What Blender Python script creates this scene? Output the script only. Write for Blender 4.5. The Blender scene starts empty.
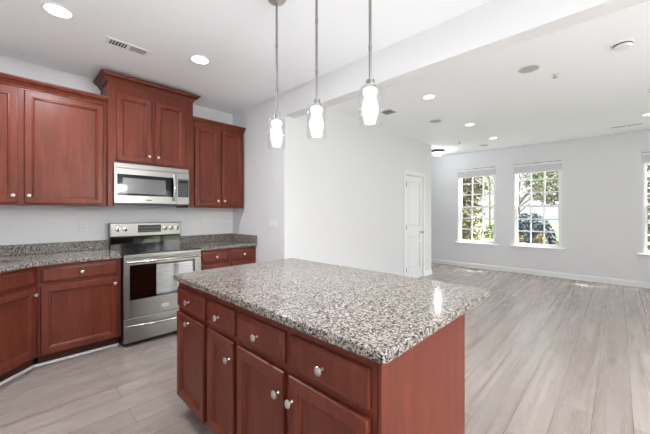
import bpy, bmesh, math, random
from mathutils import Vector, Matrix
random.seed(7)
PI = math.pi
scene = bpy.context.scene
COL = scene.collection

# ------------------------------------------------------------------ camera
F_PX, V0, CAM_H, YAW = 304.3, 213.1, 1.315, 46.07
cd = bpy.data.cameras.new('camera')
cam = bpy.data.objects.new('camera', cd); COL.objects.link(cam)
cam.location = (0, 0, CAM_H)
cam.rotation_euler = (PI/2, 0, -math.radians(YAW))
cd.sensor_fit = 'HORIZONTAL'; cd.sensor_width = 36.0
cd.lens = 36.0*F_PX/650.0
cd.shift_x = 0.0
cd.shift_y = -(217.0-V0)/650.0
cd.clip_start = 0.02; cd.clip_end = 400
scene.camera = cam

# ------------------------------------------------------------------ sky, sun, exposure
SKY_STRENGTH = 1.2
GLOW = 20.0
SUN_STRENGTH = 18.8
CAN_WATTS = 32.0
AISLE_FILL_WATTS = 63.0
NEAR_CAN_WATTS = 1.6
LIVING_CAN_WATTS = 2.2
PENDANT_WATTS = 11.0
w = bpy.data.worlds.new('sky'); scene.world = w; w.use_nodes = True
nt = w.node_tree; nt.nodes.clear()
wo = nt.nodes.new('ShaderNodeOutputWorld'); bg = nt.nodes.new('ShaderNodeBackground')
tc = nt.nodes.new('ShaderNodeTexCoord'); sp = nt.nodes.new('ShaderNodeSeparateXYZ')
rp = nt.nodes.new('ShaderNodeValToRGB')
nt.links.new(tc.outputs['Generated'], sp.inputs[0]); nt.links.new(sp.outputs['Z'], rp.inputs[0])
rp.color_ramp.elements[0].position = 0.0; rp.color_ramp.elements[0].color = (0.86, 0.90, 0.96, 1)
rp.color_ramp.elements[1].position = 0.7; rp.color_ramp.elements[1].color = (0.42, 0.60, 0.90, 1)
nt.links.new(rp.outputs[0], bg.inputs[0]); bg.inputs[1].default_value = SKY_STRENGTH
# added sky glow on the sun's side, as frontal fill light
dp = nt.nodes.new('ShaderNodeVectorMath'); dp.operation = 'DOT_PRODUCT'; nt.links.new(tc.outputs['Generated'], dp.inputs[0])
dp.inputs[1].default_value = (0.165, -0.675, 0.719)
c0 = nt.nodes.new('ShaderNodeMath'); c0.operation = 'MAXIMUM'; c0.inputs[1].default_value = 0.0; nt.links.new(dp.outputs['Value'], c0.inputs[0])
c1 = nt.nodes.new('ShaderNodeMath'); c1.operation = 'POWER'; c1.inputs[1].default_value = 2.5; nt.links.new(c0.outputs[0], c1.inputs[0])
c2 = nt.nodes.new('ShaderNodeMath'); c2.operation = 'MULTIPLY'; c2.inputs[1].default_value = GLOW; nt.links.new(c1.outputs[0], c2.inputs[0])
bg2 = nt.nodes.new('ShaderNodeBackground'); bg2.inputs[0].default_value = (1.0, 0.99, 0.97, 1); nt.links.new(c2.outputs[0], bg2.inputs[1])
asd = nt.nodes.new('ShaderNodeAddShader'); nt.links.new(bg.outputs[0], asd.inputs[0]); nt.links.new(bg2.outputs[0], asd.inputs[1])
nt.links.new(asd.outputs[0], wo.inputs[0])

sd = bpy.data.lights.new('sun', 'SUN'); sd.energy = SUN_STRENGTH; sd.angle = math.radians(0.53)
sd.color = (1.0, 0.985, 0.95)
sun = bpy.data.objects.new('sun', sd); COL.objects.link(sun)
el = math.radians(54)
tosun = Vector((0.42*math.cos(el), -0.907*math.cos(el), math.sin(el)))
sun.rotation_euler = tosun.to_track_quat('Z', 'Y').to_euler()
sun.location = (6, -14, 12)

vs = scene.view_settings
vs.view_transform = 'Standard'; vs.look = 'None'; vs.gamma = 1.0; vs.use_curve_mapping = False
vs.exposure = 0.09
try:
    scene.cycles.max_bounces = 14; scene.cycles.diffuse_bounces = 9; scene.cycles.glossy_bounces = 5
    scene.cycles.transparent_max_bounces = 24; scene.cycles.use_denoising = True
    scene.cycles.sample_clamp_indirect = 6.0
    scene.cycles.caustics_reflective = False; scene.cycles.caustics_refractive = False
except Exception:
    pass

# ------------------------------------------------------------------ materials
def lin(c):
    return tuple((v/255/12.92 if v/255 <= 0.04045 else ((v/255+0.055)/1.055)**2.4) for v in c)
def rgba(c): return (*lin(c), 1)
def mat(name, rgb=(200, 200, 200), rough=0.5, metal=0.0, spec=None):
    m = bpy.data.materials.new(name); m.use_nodes = True
    b = m.node_tree.nodes['Principled BSDF']
    b.inputs['Base Color'].default_value = rgba(rgb)
    b.inputs['Roughness'].default_value = rough; b.inputs['Metallic'].default_value = metal
    if spec is not None: b.inputs['Specular IOR Level'].default_value = spec
    return m
def N(m, t, **kw):
    n = m.node_tree.nodes.new(t)
    for k, v in kw.items():
        if k in n.inputs: n.inputs[k].default_value = v
        else: setattr(n, k, v)
    return n
def L(m, a, b): m.node_tree.links.new(a, b)
def P(m): return m.node_tree.nodes['Principled BSDF']
def ramp(m, stops):
    r = N(m, 'ShaderNodeValToRGB'); e = r.color_ramp.elements
    while len(e) < len(stops): e.new(0.5)
    for x, (p, c) in zip(e, stops): x.position = p; x.color = rgba(c)
    return r
def coords(m, scale=(1, 1, 1), world=False):
    mp = N(m, 'ShaderNodeMapping'); mp.inputs['Scale'].default_value = scale
    if world:
        g = N(m, 'ShaderNodeNewGeometry'); L(m, g.outputs['Position'], mp.inputs[0])
    else:
        t = N(m, 'ShaderNodeTexCoord'); L(m, t.outputs['Object'], mp.inputs[0])
        oi = N(m, 'ShaderNodeObjectInfo'); ml = N(m, 'ShaderNodeMath', operation='MULTIPLY')
        ml.inputs[1].default_value = 23.0; L(m, oi.outputs['Random'], ml.inputs[0])
        cb = N(m, 'ShaderNodeCombineXYZ')
        for i in range(3): L(m, ml.outputs[0], cb.inputs[i])
        L(m, cb.outputs[0], mp.inputs['Location'])
    return mp

def wood_mat(name, dark, mid, light, scale=(9, 9, 1.1), rough=0.36):
    m = mat(name, mid, rough)
    mp = coords(m, scale)
    n = N(m, 'ShaderNodeTexNoise', Scale=2.2, Detail=7.0, Roughness=0.62, Distortion=0.6)
    L(m, mp.outputs[0], n.inputs['Vector'])
    r = ramp(m, [(0.30, dark), (0.52, mid), (0.72, light)]); L(m, n.outputs['Fac'], r.inputs[0])
    mp2 = coords(m, (170, 170, 6))
    n2 = N(m, 'ShaderNodeTexNoise', Scale=1.0, Detail=3.0); L(m, mp2.outputs[0], n2.inputs['Vector'])
    mx = N(m, 'ShaderNodeMixRGB', blend_type='MULTIPLY'); mx.inputs[0].default_value = 0.22
    g = N(m, 'ShaderNodeValToRGB'); g.color_ramp.elements[0].position = 0.35; g.color_ramp.elements[1].position = 0.6
    g.color_ramp.elements[0].color = (0.45, 0.42, 0.40, 1)
    L(m, n2.outputs['Fac'], g.inputs[0]); L(m, r.outputs[0], mx.inputs[1]); L(m, g.outputs[0], mx.inputs[2])
    L(m, mx.outputs[0], P(m).inputs['Base Color'])
    P(m).inputs['Specular IOR Level'].default_value = 0.32
    return m
CHERRY = wood_mat('cherry_wood', (88, 38, 25), (106, 47, 32), (119, 57, 39))
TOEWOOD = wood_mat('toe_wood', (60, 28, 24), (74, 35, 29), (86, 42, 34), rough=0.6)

def granite_mat():
    m = mat('granite', (190, 182, 176), 0.12, spec=0.3)
    mp = coords(m, (1, 1, 1), True)
    v = N(m, 'ShaderNodeTexVoronoi', Scale=170.0, Randomness=1.0); v.feature = 'F1'
    wn = N(m, 'ShaderNodeTexNoise', Scale=150.0, Detail=3.0)
    L(m, mp.outputs[0], wn.inputs['Vector'])
    ad = N(m, 'ShaderNodeMixRGB', blend_type='ADD'); ad.inputs[0].default_value = 0.008
    L(m, mp.outputs[0], ad.inputs[1]); L(m, wn.outputs['Color'], ad.inputs[2])
    L(m, ad.outputs[0], v.inputs['Vector'])
    sx = N(m, 'ShaderNodeSeparateXYZ'); L(m, v.outputs['Color'], sx.inputs[0])
    r = N(m, 'ShaderNodeValToRGB'); r.color_ramp.interpolation = 'CONSTANT'
    e = r.color_ramp.elements
    st = [(0.0, (30, 28, 27)), (0.11, (84, 76, 70)), (0.26, (130, 121, 114)), (0.42, (166, 159, 154)), (0.66, (192, 188, 184)), (0.9, (134, 127, 122))]
    while len(e) < len(st): e.new(0.5)
    for x, (p, c) in zip(e, st): x.position = p; x.color = rgba(c)
    L(m, sx.outputs[0], r.inputs[0])
    n = N(m, 'ShaderNodeTexNoise', Scale=260.0, Detail=4.0, Roughness=0.7); L(m, mp.outputs[0], n.inputs['Vector'])
    r2 = ramp(m, [(0.40, (106, 100, 96)), (0.49, (226, 223, 220)), (1.0, (238, 236, 234))]); L(m, n.outputs['Fac'], r2.inputs[0])
    mx = N(m, 'ShaderNodeMixRGB', blend_type='MULTIPLY'); mx.inputs[0].default_value = 0.75
    L(m, r.outputs[0], mx.inputs[1]); L(m, r2.outputs[0], mx.inputs[2])
    L(m, mx.outputs[0], P(m).inputs['Base Color'])
    return m
GRANITE = granite_mat()

def floor_mat():
    m = mat('plank_floor', (165, 152, 143), 0.33)
    mp = coords(m, (1, 1, 1), True)
    mp.inputs['Location'].default_value = (0.4, 0.068, 0)
    b = N(m, 'ShaderNodeTexBrick'); b.offset = 0.37; b.offset_frequency = 2; b.squash = 1.0
    for k, v in (('Scale', 1.0), ('Mortar Size', 0.0016), ('Mortar Smooth', 0.3), ('Bias', 0.0), ('Brick Width', 1.52), ('Row Height', 0.187)):
        b.inputs[k].default_value = v
    b.inputs['Color1'].default_value = (0, 0, 0, 1); b.inputs['Color2'].default_value = (1, 1, 1, 1); b.inputs['Mortar'].default_value = (0.5, 0.5, 0.5, 1)
    L(m, mp.outputs[0], b.inputs['Vector'])
    # grain, shifted plank by plank
    sc = N(m, 'ShaderNodeVectorMath', operation='MULTIPLY_ADD'); L(m, b.outputs['Color'], sc.inputs[0])
    sc.inputs[1].default_value = (7, 13, 5)
    mp2 = N(m, 'ShaderNodeMapping'); mp2.inputs['Scale'].default_value = (0.30, 9.0, 1); L(m, mp.outputs[0], mp2.inputs[0])
    L(m, mp2.outputs[0], sc.inputs[2])
    n = N(m, 'ShaderNodeTexNoise', Scale=2.2, Detail=11.0, Roughness=0.72, Distortion=0.25); L(m, sc.outputs[0], n.inputs['Vector'])
    r = ramp(m, [(0.26, (124, 110, 102)), (0.40, (154, 143, 137)), (0.54, (167, 158, 153)), (0.75, (178, 170, 166))]); L(m, n.outputs['Fac'], r.inputs[0])
    tone = ramp(m, [(0.0, (234, 231, 229)), (1.0, (255, 253, 252))]); L(m, b.outputs['Color'], tone.inputs[0])
    mx = N(m, 'ShaderNodeMixRGB', blend_type='MULTIPLY'); mx.inputs[0].default_value = 1.0
    L(m, r.outputs[0], mx.inputs[1]); L(m, tone.outputs[0], mx.inputs[2])
    gap = N(m, 'ShaderNodeMixRGB', blend_type='MIX'); L(m, b.outputs['Fac'], gap.inputs[0])
    L(m, mx.outputs[0], gap.inputs[1]); gap.inputs[2].default_value = rgba((84, 74, 68))
    L(m, gap.outputs[0], P(m).inputs['Base Color'])
    rr = N(m, 'ShaderNodeMapRange'); rr.inputs['To Min'].default_value = 0.32; rr.inputs['To Max'].default_value = 0.22
    L(m, n.outputs['Fac'], rr.inputs[0]); L(m, rr.outputs[0], P(m).inputs['Roughness'])
    return m
FLOOR = floor_mat()

def plaster(name, c, amt=0.02):
    m = mat(name, c, 0.75, spec=0.25)
    n = N(m, 'ShaderNodeTexNoise', Scale=180.0, Detail=3.0); mp = coords(m, (1, 1, 1), True); L(m, mp.outputs[0], n.inputs['Vector'])
    bp = N(m, 'ShaderNodeBump', Strength=amt, Distance=0.01); L(m, n.outputs['Fac'], bp.inputs['Height']); L(m, bp.outputs[0], P(m).inputs['Normal'])
    return m
WALL = plaster('wall_paint', (224, 225, 227))
CEIL = plaster('ceiling_paint', (244, 247, 250))
TRIM = mat('white_trim', (234, 235, 236), 0.4)
WHITE = mat('white_plastic', (226, 226, 225), 0.4)
FABRIC = mat('blind_fabric', (216, 217, 220), 0.8)
def steel_mat(name='stainless_steel', c=(152, 150, 147), rough=0.33, stretch=(3, 3, 260)):
    m = mat(name, c, rough, 1.0)
    mp = coords(m, stretch); n = N(m, 'ShaderNodeTexNoise', Scale=2.0, Detail=3.0); L(m, mp.outputs[0], n.inputs['Vector'])
    rr = N(m, 'ShaderNodeMapRange'); rr.inputs['To Min'].default_value = rough-0.07; rr.inputs['To Max'].default_value = rough+0.08
    L(m, n.outputs['Fac'], rr.inputs[0]); L(m, rr.outputs[0], P(m).inputs['Roughness'])
    return m
STEEL = steel_mat()
STEEL2 = steel_mat('handle_steel', (200, 198, 195), 0.18)
NICKEL = mat('brushed_nickel', (196, 190, 184), 0.28, 1.0)
BLACKGLASS = mat('black_glass', (10, 10, 11), 0.06)
MWGLASS = mat('mesh_glass', (92, 92, 95), 0.25); P(MWGLASS).inputs['Coat Weight'].default_value = 0.3; P(MWGLASS).inputs['Coat Roughness'].default_value = 0.06
BLACK = mat('black_enamel', (20, 20, 21), 0.3)
DARKGREY = mat('dark_grey_plastic', (48, 49, 51), 0.4)
KEYS = mat('grey_key_print', (104, 106, 108), 0.5)
GREYCLOTH = mat('speaker_grille', (178, 178, 178), 0.9)
DARKSLOT = mat('dark_slot', (44, 43, 42), 0.9)
BRONZE = mat('dark_bronze', (40, 36, 33), 0.4, 0.8)
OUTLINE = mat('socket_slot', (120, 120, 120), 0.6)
def glow(name, c, s):
    m = bpy.data.materials.new(name); m.use_nodes = True; t = m.node_tree; t.nodes.clear()
    o = t.nodes.new('ShaderNodeOutputMaterial'); e = t.nodes.new('ShaderNodeEmission')
    e.inputs[0].default_value = (*c, 1); e.inputs[1].default_value = s; t.links.new(e.outputs[0], o.inputs[0]); return m
LENS = glow('lit_lens', (1, 0.98, 0.95), 3.0)
FROST = glow('lit_frosted_glass', (1, 0.985, 0.96), 1.6)
DOME = glow('lit_dome', (1, 0.985, 0.96), 1.5)
def glass(name, tint=(1, 1, 1), refl=1.0, ior=1.45, gain=1.0, base=0.03):
    m = bpy.data.materials.new(name); m.use_nodes = True; t = m.node_tree; t.nodes.clear()
    o = t.nodes.new('ShaderNodeOutputMaterial'); mx = t.nodes.new('ShaderNodeMixShader')
    tr = t.nodes.new('ShaderNodeBsdfTransparent'); gl = t.nodes.new('ShaderNodeBsdfGlossy'); fr = t.nodes.new('ShaderNodeLayerWeight'); pw = t.nodes.new('ShaderNodeMath'); pw.operation = 'MULTIPLY_ADD'
    tr.inputs[0].default_value = (*tint, 1); gl.inputs[0].default_value = (refl, refl, refl, 1); gl.inputs['Roughness'].default_value = 0.02; fr.inputs[0].default_value = 0.25; pw.inputs[1].default_value = 0.55*gain; pw.inputs[2].default_value = base
    t.links.new(fr.outputs['Facing'], pw.inputs[0]); t.links.new(pw.outputs[0], mx.inputs[0]); t.links.new(tr.outputs[0], mx.inputs[1]); t.links.new(gl.outputs[0], mx.inputs[2]); t.links.new(mx.outputs[0], o.inputs[0]); return m
PANE = glass('window_glass', (0.97, 0.98, 0.98), 0.7, gain=0.35)
OVENGLASS = glass('oven_glass', (0.40, 0.40, 0.41), 1.0, gain=0.3, base=0.15)
CLEAR = glass('clear_shade_glass', (0.93, 0.94, 0.94), 1.0, gain=1.0)

# ------------------------------------------------------------------ mesh helpers
class MB:
    def __init__(s): s.bm = bmesh.new()
    def box(s, x0, x1, y0, y1, z0, z1, bev=0.0, seg=2):
        r = bmesh.ops.create_cube(s.bm, size=1.0); vv = r['verts']
        for v in vv:
            v.co = Vector(((x0+x1)/2+v.co.x*(x1-x0), (y0+y1)/2+v.co.y*(y1-y0), (z0+z1)/2+v.co.z*(z1-z0)))
        if bev > 0:
            ed = list({e for v in vv for e in v.link_edges})
            bmesh.ops.bevel(s.bm, geom=ed, offset=bev, segments=seg, affect='EDGES', profile=0.5)
        return s
    def lathe(s, prof, axis='Z', at=(0, 0, 0), n=24, cap=True):
        rings = []
        for r, t in prof:
            ring = []
            for i in range(n):
                a = 2*PI*i/n; p = (r*math.cos(a), r*math.sin(a))
                if axis == 'Z': c = (p[0], p[1], t)
                elif axis == 'Y': c = (p[0], t, p[1])
                else: c = (t, p[0], p[1])
                ring.append(s.bm.verts.new((c[0]+at[0], c[1]+at[1], c[2]+at[2])))
            rings.append(ring)
        for a, b in zip(rings, rings[1:]):
            for i in range(n):
                s.bm.faces.new((a[i], a[(i+1) % n], b[(i+1) % n], b[i]))
        if cap:
            for ring in (rings[0], rings[-1]):
                try: s.bm.faces.new(ring)
                except ValueError: pass
        return s
    def tube(s, pts, r, n=10):
        pts = [Vector(p) for p in pts]; rr = r if isinstance(r, (list, tuple)) else [r]*len(pts)
        rings = []; up = None
        for i, p in enumerate(pts):
            d = (pts[min(i+1, len(pts)-1)]-pts[max(i-1, 0)]).normalized()
            if up is None:
                up = d.orthogonal().normalized()
            up = (up-d*up.dot(d)).normalized(); sd_ = d.cross(up)
            rings.append([s.bm.verts.new(p+rr[i]*(math.cos(2*PI*k/n)*up+math.sin(2*PI*k/n)*sd_)) for k in range(n)])
        for a, b in zip(rings, rings[1:]):
            for i in range(n): s.bm.faces.new((a[i], a[(i+1) % n], b[(i+1) % n], b[i]))
        s.bm.faces.new(rings[0]); s.bm.faces.new(rings[-1]); return s
    def panel(s, w, h, loops, x0=0, z0=0):
        """stacked rectangles in the xz plane: (inset, y)"""
        R = []
        for i, y in loops:
            R.append([s.bm.verts.new((x0+a, y, z0+b)) for a, b in ((i, i), (w-i, i), (w-i, h-i), (i, h-i))])
        s.bm.faces.new(R[0])
        for a, b in zip(R, R[1:]):
            for k in range(4): s.bm.faces.new((a[k], a[(k+1) % 4], b[(k+1) % 4], b[k]))
        s.bm.faces.new(R[-1]); return s
    def prism(s, pts, z0, z1, hole=None):
        lo = [s.bm.verts.new((x, y, z0)) for x, y in pts]; hi = [s.bm.verts.new((x, y, z1)) for x, y in pts]
        n = len(pts)
        for i in range(n): s.bm.faces.new((lo[i], lo[(i+1) % n], hi[(i+1) % n], hi[i]))
        if hole is None:
            s.bm.faces.new(lo); s.bm.faces.new(hi)
        else:
            m = len(hole)
            hl = [s.bm.verts.new((x, y, z0)) for x, y in hole]; hh = [s.bm.verts.new((x, y, z1)) for x, y in hole]
            for i in range(m): s.bm.faces.new((hl[i], hl[(i+1) % m], hh[(i+1) % m], hh[i]))
            for o_, h_ in ((lo, hl), (hi, hh)):
                ed = [s.bm.edges.get((o_[i], o_[(i+1) % n])) for i in range(n)]+[s.bm.edges.get((h_[i], h_[(i+1) % m])) for i in range(m)]
                bmesh.ops.triangle_fill(s.bm, use_beauty=True, edges=ed)
        return s
    def sweep(s, path, prof):
        """profile (out, z) swept along an xy path with mitred corners; 'out' is to the right of travel"""
        path = [Vector((p[0], p[1], 0)) for p in path]; R = []
        for i, p in enumerate(path):
            ns = []
            if i > 0: d = (p-path[i-1]).normalized(); ns.append(Vector((d.y, -d.x, 0)))
            if i < len(path)-1: d = (path[i+1]-p).normalized(); ns.append(Vector((d.y, -d.x, 0)))
            nn = ns[0] if len(ns) == 1 else (ns[0]+ns[1])/(1+ns[0].dot(ns[1]))
            R.append([s.bm.verts.new((p.x+nn.x*o, p.y+nn.y*o, z)) for o, z in prof])
        k = len(prof)
        for a, b in zip(R, R[1:]):
            for j in range(k): s.bm.faces.new((a[j], a[(j+1) % k], b[(j+1) % k], b[j]))
        s.bm.faces.new(R[0]); s.bm.faces.new(R[-1]); return s
    def mesh(s, name, m, smooth=True):
        bmesh.ops.recalc_face_normals(s.bm, faces=s.bm.faces)
        me = bpy.data.meshes.new(name); s.bm.to_mesh(me); s.bm.free()
        if smooth:
            for p in me.polygons: p.use_smooth = True
            me.set_sharp_from_angle(angle=math.radians(38))
            for p in me.polygons:                       # flat faces keep their own normal
                if max(abs(p.normal.x), abs(p.normal.y), abs(p.normal.z)) > 0.9995: p.use_smooth = False
        me.materials.append(m); return me
    def obj(s, name, m, parent=None, loc=(0, 0, 0), rz=0, smooth=True):
        o = bpy.data.objects.new(name, s.mesh(name, m, smooth)); COL.objects.link(o)
        o.location = loc; o.rotation_euler = (0, 0, rz)
        if parent is not None: o.parent = parent
        return o
def tag(o, label=None, cat=None, group=None, kind=None):
    if label: o['label'] = label
    if cat: o['category'] = cat
    if group: o['group'] = group
    if kind: o['kind'] = kind
    return o
def empty(name, loc=(0, 0, 0), rz=0, label=None, cat=None, group=None, kind=None):
    o = bpy.data.objects.new(name, None); COL.objects.link(o); o.empty_display_size = 0.1
    o.location = loc; o.rotation_euler = (0, 0, rz); return tag(o, label, cat, group, kind)
def inst(src, name, parent, loc, rz=0):
    o = src.copy(); COL.objects.link(o); o.name = name; o.parent = parent; o.location = loc; o.rotation_euler = (0, 0, rz); return o
def copy_tree(o, parent=None):
    c = o.copy(); COL.objects.link(c)
    if parent is not None: c.parent = parent
    for ch in list(o.children): copy_tree(ch, c)
    return c

# ------------------------------------------------------------------ room numbers (metres, camera at the origin)
C = 2.778                                   # ceiling
XL, YR, YB = -0.735, 4.125, -2.6            # left wall, range wall, back wall
XS, YD, XE = 2.306, 2.901, 6.315            # kitchen side wall, door wall, its far end
XW, YH = 7.758, 6.2                         # window wall, end of hall
T = 0.16
WINS = [(2.02, 2.885), (0.818, 1.671), (-1.165, -0.304)]   # window openings along y
WZ0, WZ1 = 0.600, 2.385

def S(mb, name, m, **kw): return tag(mb.obj(name, m, **kw), kind='structure')
S(MB().box(XL-T, XW+T, YB-T, YH+T, -0.12, 0.0), 'floor', FLOOR)
S(MB().box(XL-T, XW+T, YB-T, YH+T, C, C+0.12), 'ceiling', CEIL)
S(MB().box(XL-T, XL, YB, YR+T, 0, C), 'wall_left', WALL)
S(MB().box(XL, XS, YR, YR+T, 0, C), 'wall_range', WALL)
# kitchen side wall and door wall enclose a closet block; the doorway is cut through
DX0, DX1, DZ1 = 5.200, 5.920, 2.062
m = MB()
m.box(XS, XS+0.13, YD, YR+T, 0, C)
S(m, 'wall_side', WALL)
m = MB()
m.box(XS+0.13, DX0, YD, YD+0.13, 0, C); m.box(DX1, XE, YD, YD+0.13, 0, C); m.box(DX0, DX1, YD, YD+0.13, DZ1, C)
S(m, 'wall_closet', WALL)
S(MB().box(XE-0.13, XE, YD+0.13, YH, 0, C), 'wall_hall', WALL)
S(MB().box(XE-0.13, XW, YH, YH+T, 0, C), 'wall_end', WALL)
S(MB().box(XS+0.13, XE-0.13, YR+0.02, YR+T, 0, C), 'wall_closet_back', WALL)
# window wall
m = MB(); ys = YB
for y0, y1 in sorted(WINS):
    m.box(XW, XW+T, ys, y0, 0, C); m.box(XW, XW+T, y0, y1, 0, WZ0); m.box(XW, XW+T, y0, y1, WZ1, C); ys = y1
m.box(XW, XW+T, ys, YH+T, 0, C)
S(m, 'wall_right', WALL)
# back wall (behind the camera): patio door and a window added for daylight
BDX0, BDX1, BDZ = 2.80, 4.15, 2.08
BWX0, BWX1, BWZ0, BWZ1 = 0.85, 2.35, 0.10, 2.50
m = MB()
m.box(XL-T, BWX0, YB-T, YB, 0, C); m.box(BWX0, BWX1, YB-T, YB, 0, BWZ0); m.box(BWX0, BWX1, YB-T, YB, BWZ1, C)
m.box(BWX1, BDX0, YB-T, YB, 0, C); m.box(BDX0, BDX1, YB-T, YB, BDZ, C); m.box(BDX1, XW+T, YB-T, YB, 0, C)
S(m, 'wall_back', WALL)
# header between kitchen and living room
S(MB().box(XS, XS+0.149, YB, YD, 2.489, C), 'trim_1', WALL)

# baseboards
BP = [(0, 0), (0.018, 0), (0.018, 0.020), (0.013, 0.024), (0.013, 0.082), (0.009, 0.098), (0.004, 0.108), (0, 0.108)]
def baseboard(name, pts): S(MB().sweep(pts, BP), name, TRIM)
baseboard('baseboard_right', [(XW, YH), (XW, YB)])
baseboard('baseboard_closet', [(XS, 3.48), (XS, YD), (DX0-0.072, YD)][::-1][::-1] if False else [(XS, 3.40), (XS, YD), (DX0-0.075, YD)])
baseboard('baseboard_hall', [(DX1+0.075, YD), (XE, YD), (XE, YH)])
baseboard('baseboard_end', [(XE, YH), (XW, YH)])
baseboard('baseboard_back', [(XW, YB), (BDX1+0.07, YB)])
baseboard('baseboard_left', [(XL, YB), (XL, 3.2)])

# ------------------------------------------------------------------ windows
def sash(parent, y0, y1, z0, z1, xc, name):
    fr = 0.038; m = MB(); d = 0.018
    m.box(xc-d, xc+d, y0, y0+fr, z0, z1); m.box(xc-d, xc+d, y1-fr, y1, z0, z1)
    m.box(xc-d, xc+d, y0+fr, y1-fr, z0, z0+fr); m.box(xc-d, xc+d, y0+fr, y1-fr, z1-fr, z1)
    for k in (1, 2):
        yy = y0+fr+(y1-y0-2*fr)*k/3; zz = z0+fr+(z1-z0-2*fr)*k/3
        m.box(xc-0.010, xc+0.010, yy-0.013, yy+0.013, z0+fr, z1-fr); m.box(xc-0.0095, xc+0.0095, y0+fr, y1-fr, zz-0.013, zz+0.013)
    s_ = m.obj(name, TRIM, parent, smooth=False)
    MB().box(xc-0.002, xc+0.002, y0+fr*0.6, y1-fr*0.6, z0+fr*0.6, z1-fr*0.6).obj('pane', PANE, s_, smooth=False)
for i, (y0, y1) in enumerate(WINS):
    e = empty('window_%d' % (i+1), (XW, (y0+y1)/2, WZ0), kind='structure')
    hw = (y1-y0)/2; H = WZ1-WZ0; t = 0.030
    m = MB()
    m.box(0.004, 0.14, -hw, -hw+t, 0, H); m.box(0.004, 0.14, hw-t, hw, 0, H); m.box(0.004, 0.14, -hw+t, hw-t, H-t, H); m.box(0.06, 0.14, -hw+t, hw-t, 0, 0.02)
    m.obj('window_frame', TRIM, e, smooth=False)
    mid = H*0.485
    sash(e, -hw+t, hw-t, mid-0.02, H-t, 0.118, 'upper_sash'); sash(e, -hw+t, hw-t, 0.02, mid+0.02, 0.080, 'lower_sash')
    m = MB(); m.box(-0.055, 0.06, -hw-0.055, hw+0.055, -0.024, 0.001, 0.006); m.box(-0.014, 0.0, -hw-0.03, hw+0.03, -0.052, -0.024, 0.003)
    m.obj('window_sill', TRIM, e)
# the shades
BL = ['raised grey-white shade on the window nearest the hallway', 'raised grey-white shade on the middle window', 'raised grey-white shade on the window cut by right edge']
proto = None
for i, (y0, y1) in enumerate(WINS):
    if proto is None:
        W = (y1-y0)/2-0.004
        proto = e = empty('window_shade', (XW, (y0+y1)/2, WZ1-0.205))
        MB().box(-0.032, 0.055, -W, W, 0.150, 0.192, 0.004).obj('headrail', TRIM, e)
        MB().box(-0.036, 0.050, -W, W, 0.1925, 0.2005, 0.001).obj('shadow_rail', OUTLINE, e)  # grey strip stands in for the shadow line above the headrail
        m = MB()
        for k in range(7): m.box(-0.022+0.003*(k % 2), 0.045-0.003*(k % 2), -W+0.006, W-0.006, 0.024+k*0.018, 0.0405+k*0.018, 0.003, 1)
        m.obj('fabric_stack', FABRIC, e)
        MB().box(-0.024, 0.047, -W+0.004, W-0.004, 0.0, 0.0235, 0.004).obj('bottom_rail', WHITE, e)
        MB().box(-0.036, -0.032, -0.05, 0.05, 0.184, 0.192).obj('bracket', OUTLINE, e); MB().box(-0.036, -0.032, -W+0.05, -W+0.09, 0.184, 0.192).obj('bracket', OUTLINE, e)
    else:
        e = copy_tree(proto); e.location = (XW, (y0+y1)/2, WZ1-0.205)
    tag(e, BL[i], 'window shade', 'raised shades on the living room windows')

# added daylight window and patio door behind the camera
e = empty('window_4', ((BWX0+BWX1)/2, YB-T, BWZ0), kind='structure'); hw = (BWX1-BWX0)/2; H = BWZ1-BWZ0
m = MB()
for a, b, c_, d_ in ((-hw, -hw+0.05, 0, H), (hw-0.05, hw, 0, H), (-0.03, 0.03, 0.05, H-0.05), (-hw+0.05, hw-0.05, 0, 0.05), (-hw+0.05, hw-0.05, H-0.05, H)): m.box(a, b, 0.02, 0.12, c_, d_)
m.obj('window_frame', TRIM, e, smooth=False); MB().box(-hw+0.03, hw-0.03, 0.07, 0.074, 0.03, H-0.03).obj('pane', PANE, e, smooth=False)
e = empty('door_2', ((BDX0+BDX1)/2, YB-T, 0), kind='structure'); hw = (BDX1-BDX0)/2; H = BDZ
m = MB()
for a, b, c_, d_ in ((-hw, -hw+0.08, 0, H), (hw-0.08, hw, 0, H), (-0.06, 0.06, 0.08, H-0.08), (-hw+0.08, hw-0.08, 0, 0.08), (-hw+0.08, hw-0.08, H-0.08, H)): m.box(a, b, 0.02, 0.12, c_, d_)
m.obj('door_frame', TRIM, e, smooth=False); MB().box(-hw+0.05, hw-0.05, 0.07, 0.074, 0.05, H-0.05).obj('pane', PANE, e, smooth=False)

# ------------------------------------------------------------------ white panelled door
e = empty('door_1', (DX0, YD, 0), kind='structure'); dw = DX1-DX0
m = MB()
m.box(-0.070, 0.004, -0.018, 0.0, 0, DZ1+0.070, 0.004); m.box(dw-0.004, dw+0.070, -0.018, 0.0, 0, DZ1+0.070, 0.004); m.box(0.004, dw-0.004, -0.018, 0.0, DZ1-0.004, DZ1+0.070, 0.004)
m.obj('door_casing', TRIM, e)
m = MB(); m.box(0.001, 0.010, 0.0, 0.128, 0.0, DZ1-0.001); m.box(dw-0.010, dw-0.001, 0.0, 0.128, 0.0, DZ1-0.001); m.box(0.010, dw-0.010, 0.0, 0.128, DZ1-0.010, DZ1-0.001)
m.obj('door_jamb', TRIM, e, smooth=False)
m = MB(); sl0, sl1, sz0, sz1 = 0.017, dw-0.018, 0.012, DZ1-0.020
m.box(sl0, sl1, 0.020, 0.048, sz0, sz1)
st = 0.105
rails = [(sz0, 0.215), (0.725, 0.815), (0.955, 1.045), (1.935, sz1)]
m.box(sl0, sl0+st, 0.002, 0.020, sz0, sz1); m.box(sl1-st, sl1, 0.002, 0.020, sz0, sz1)
for a, b in rails: m.box(sl0+st, sl1-st, 0.002, 0.020, a, b)
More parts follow.
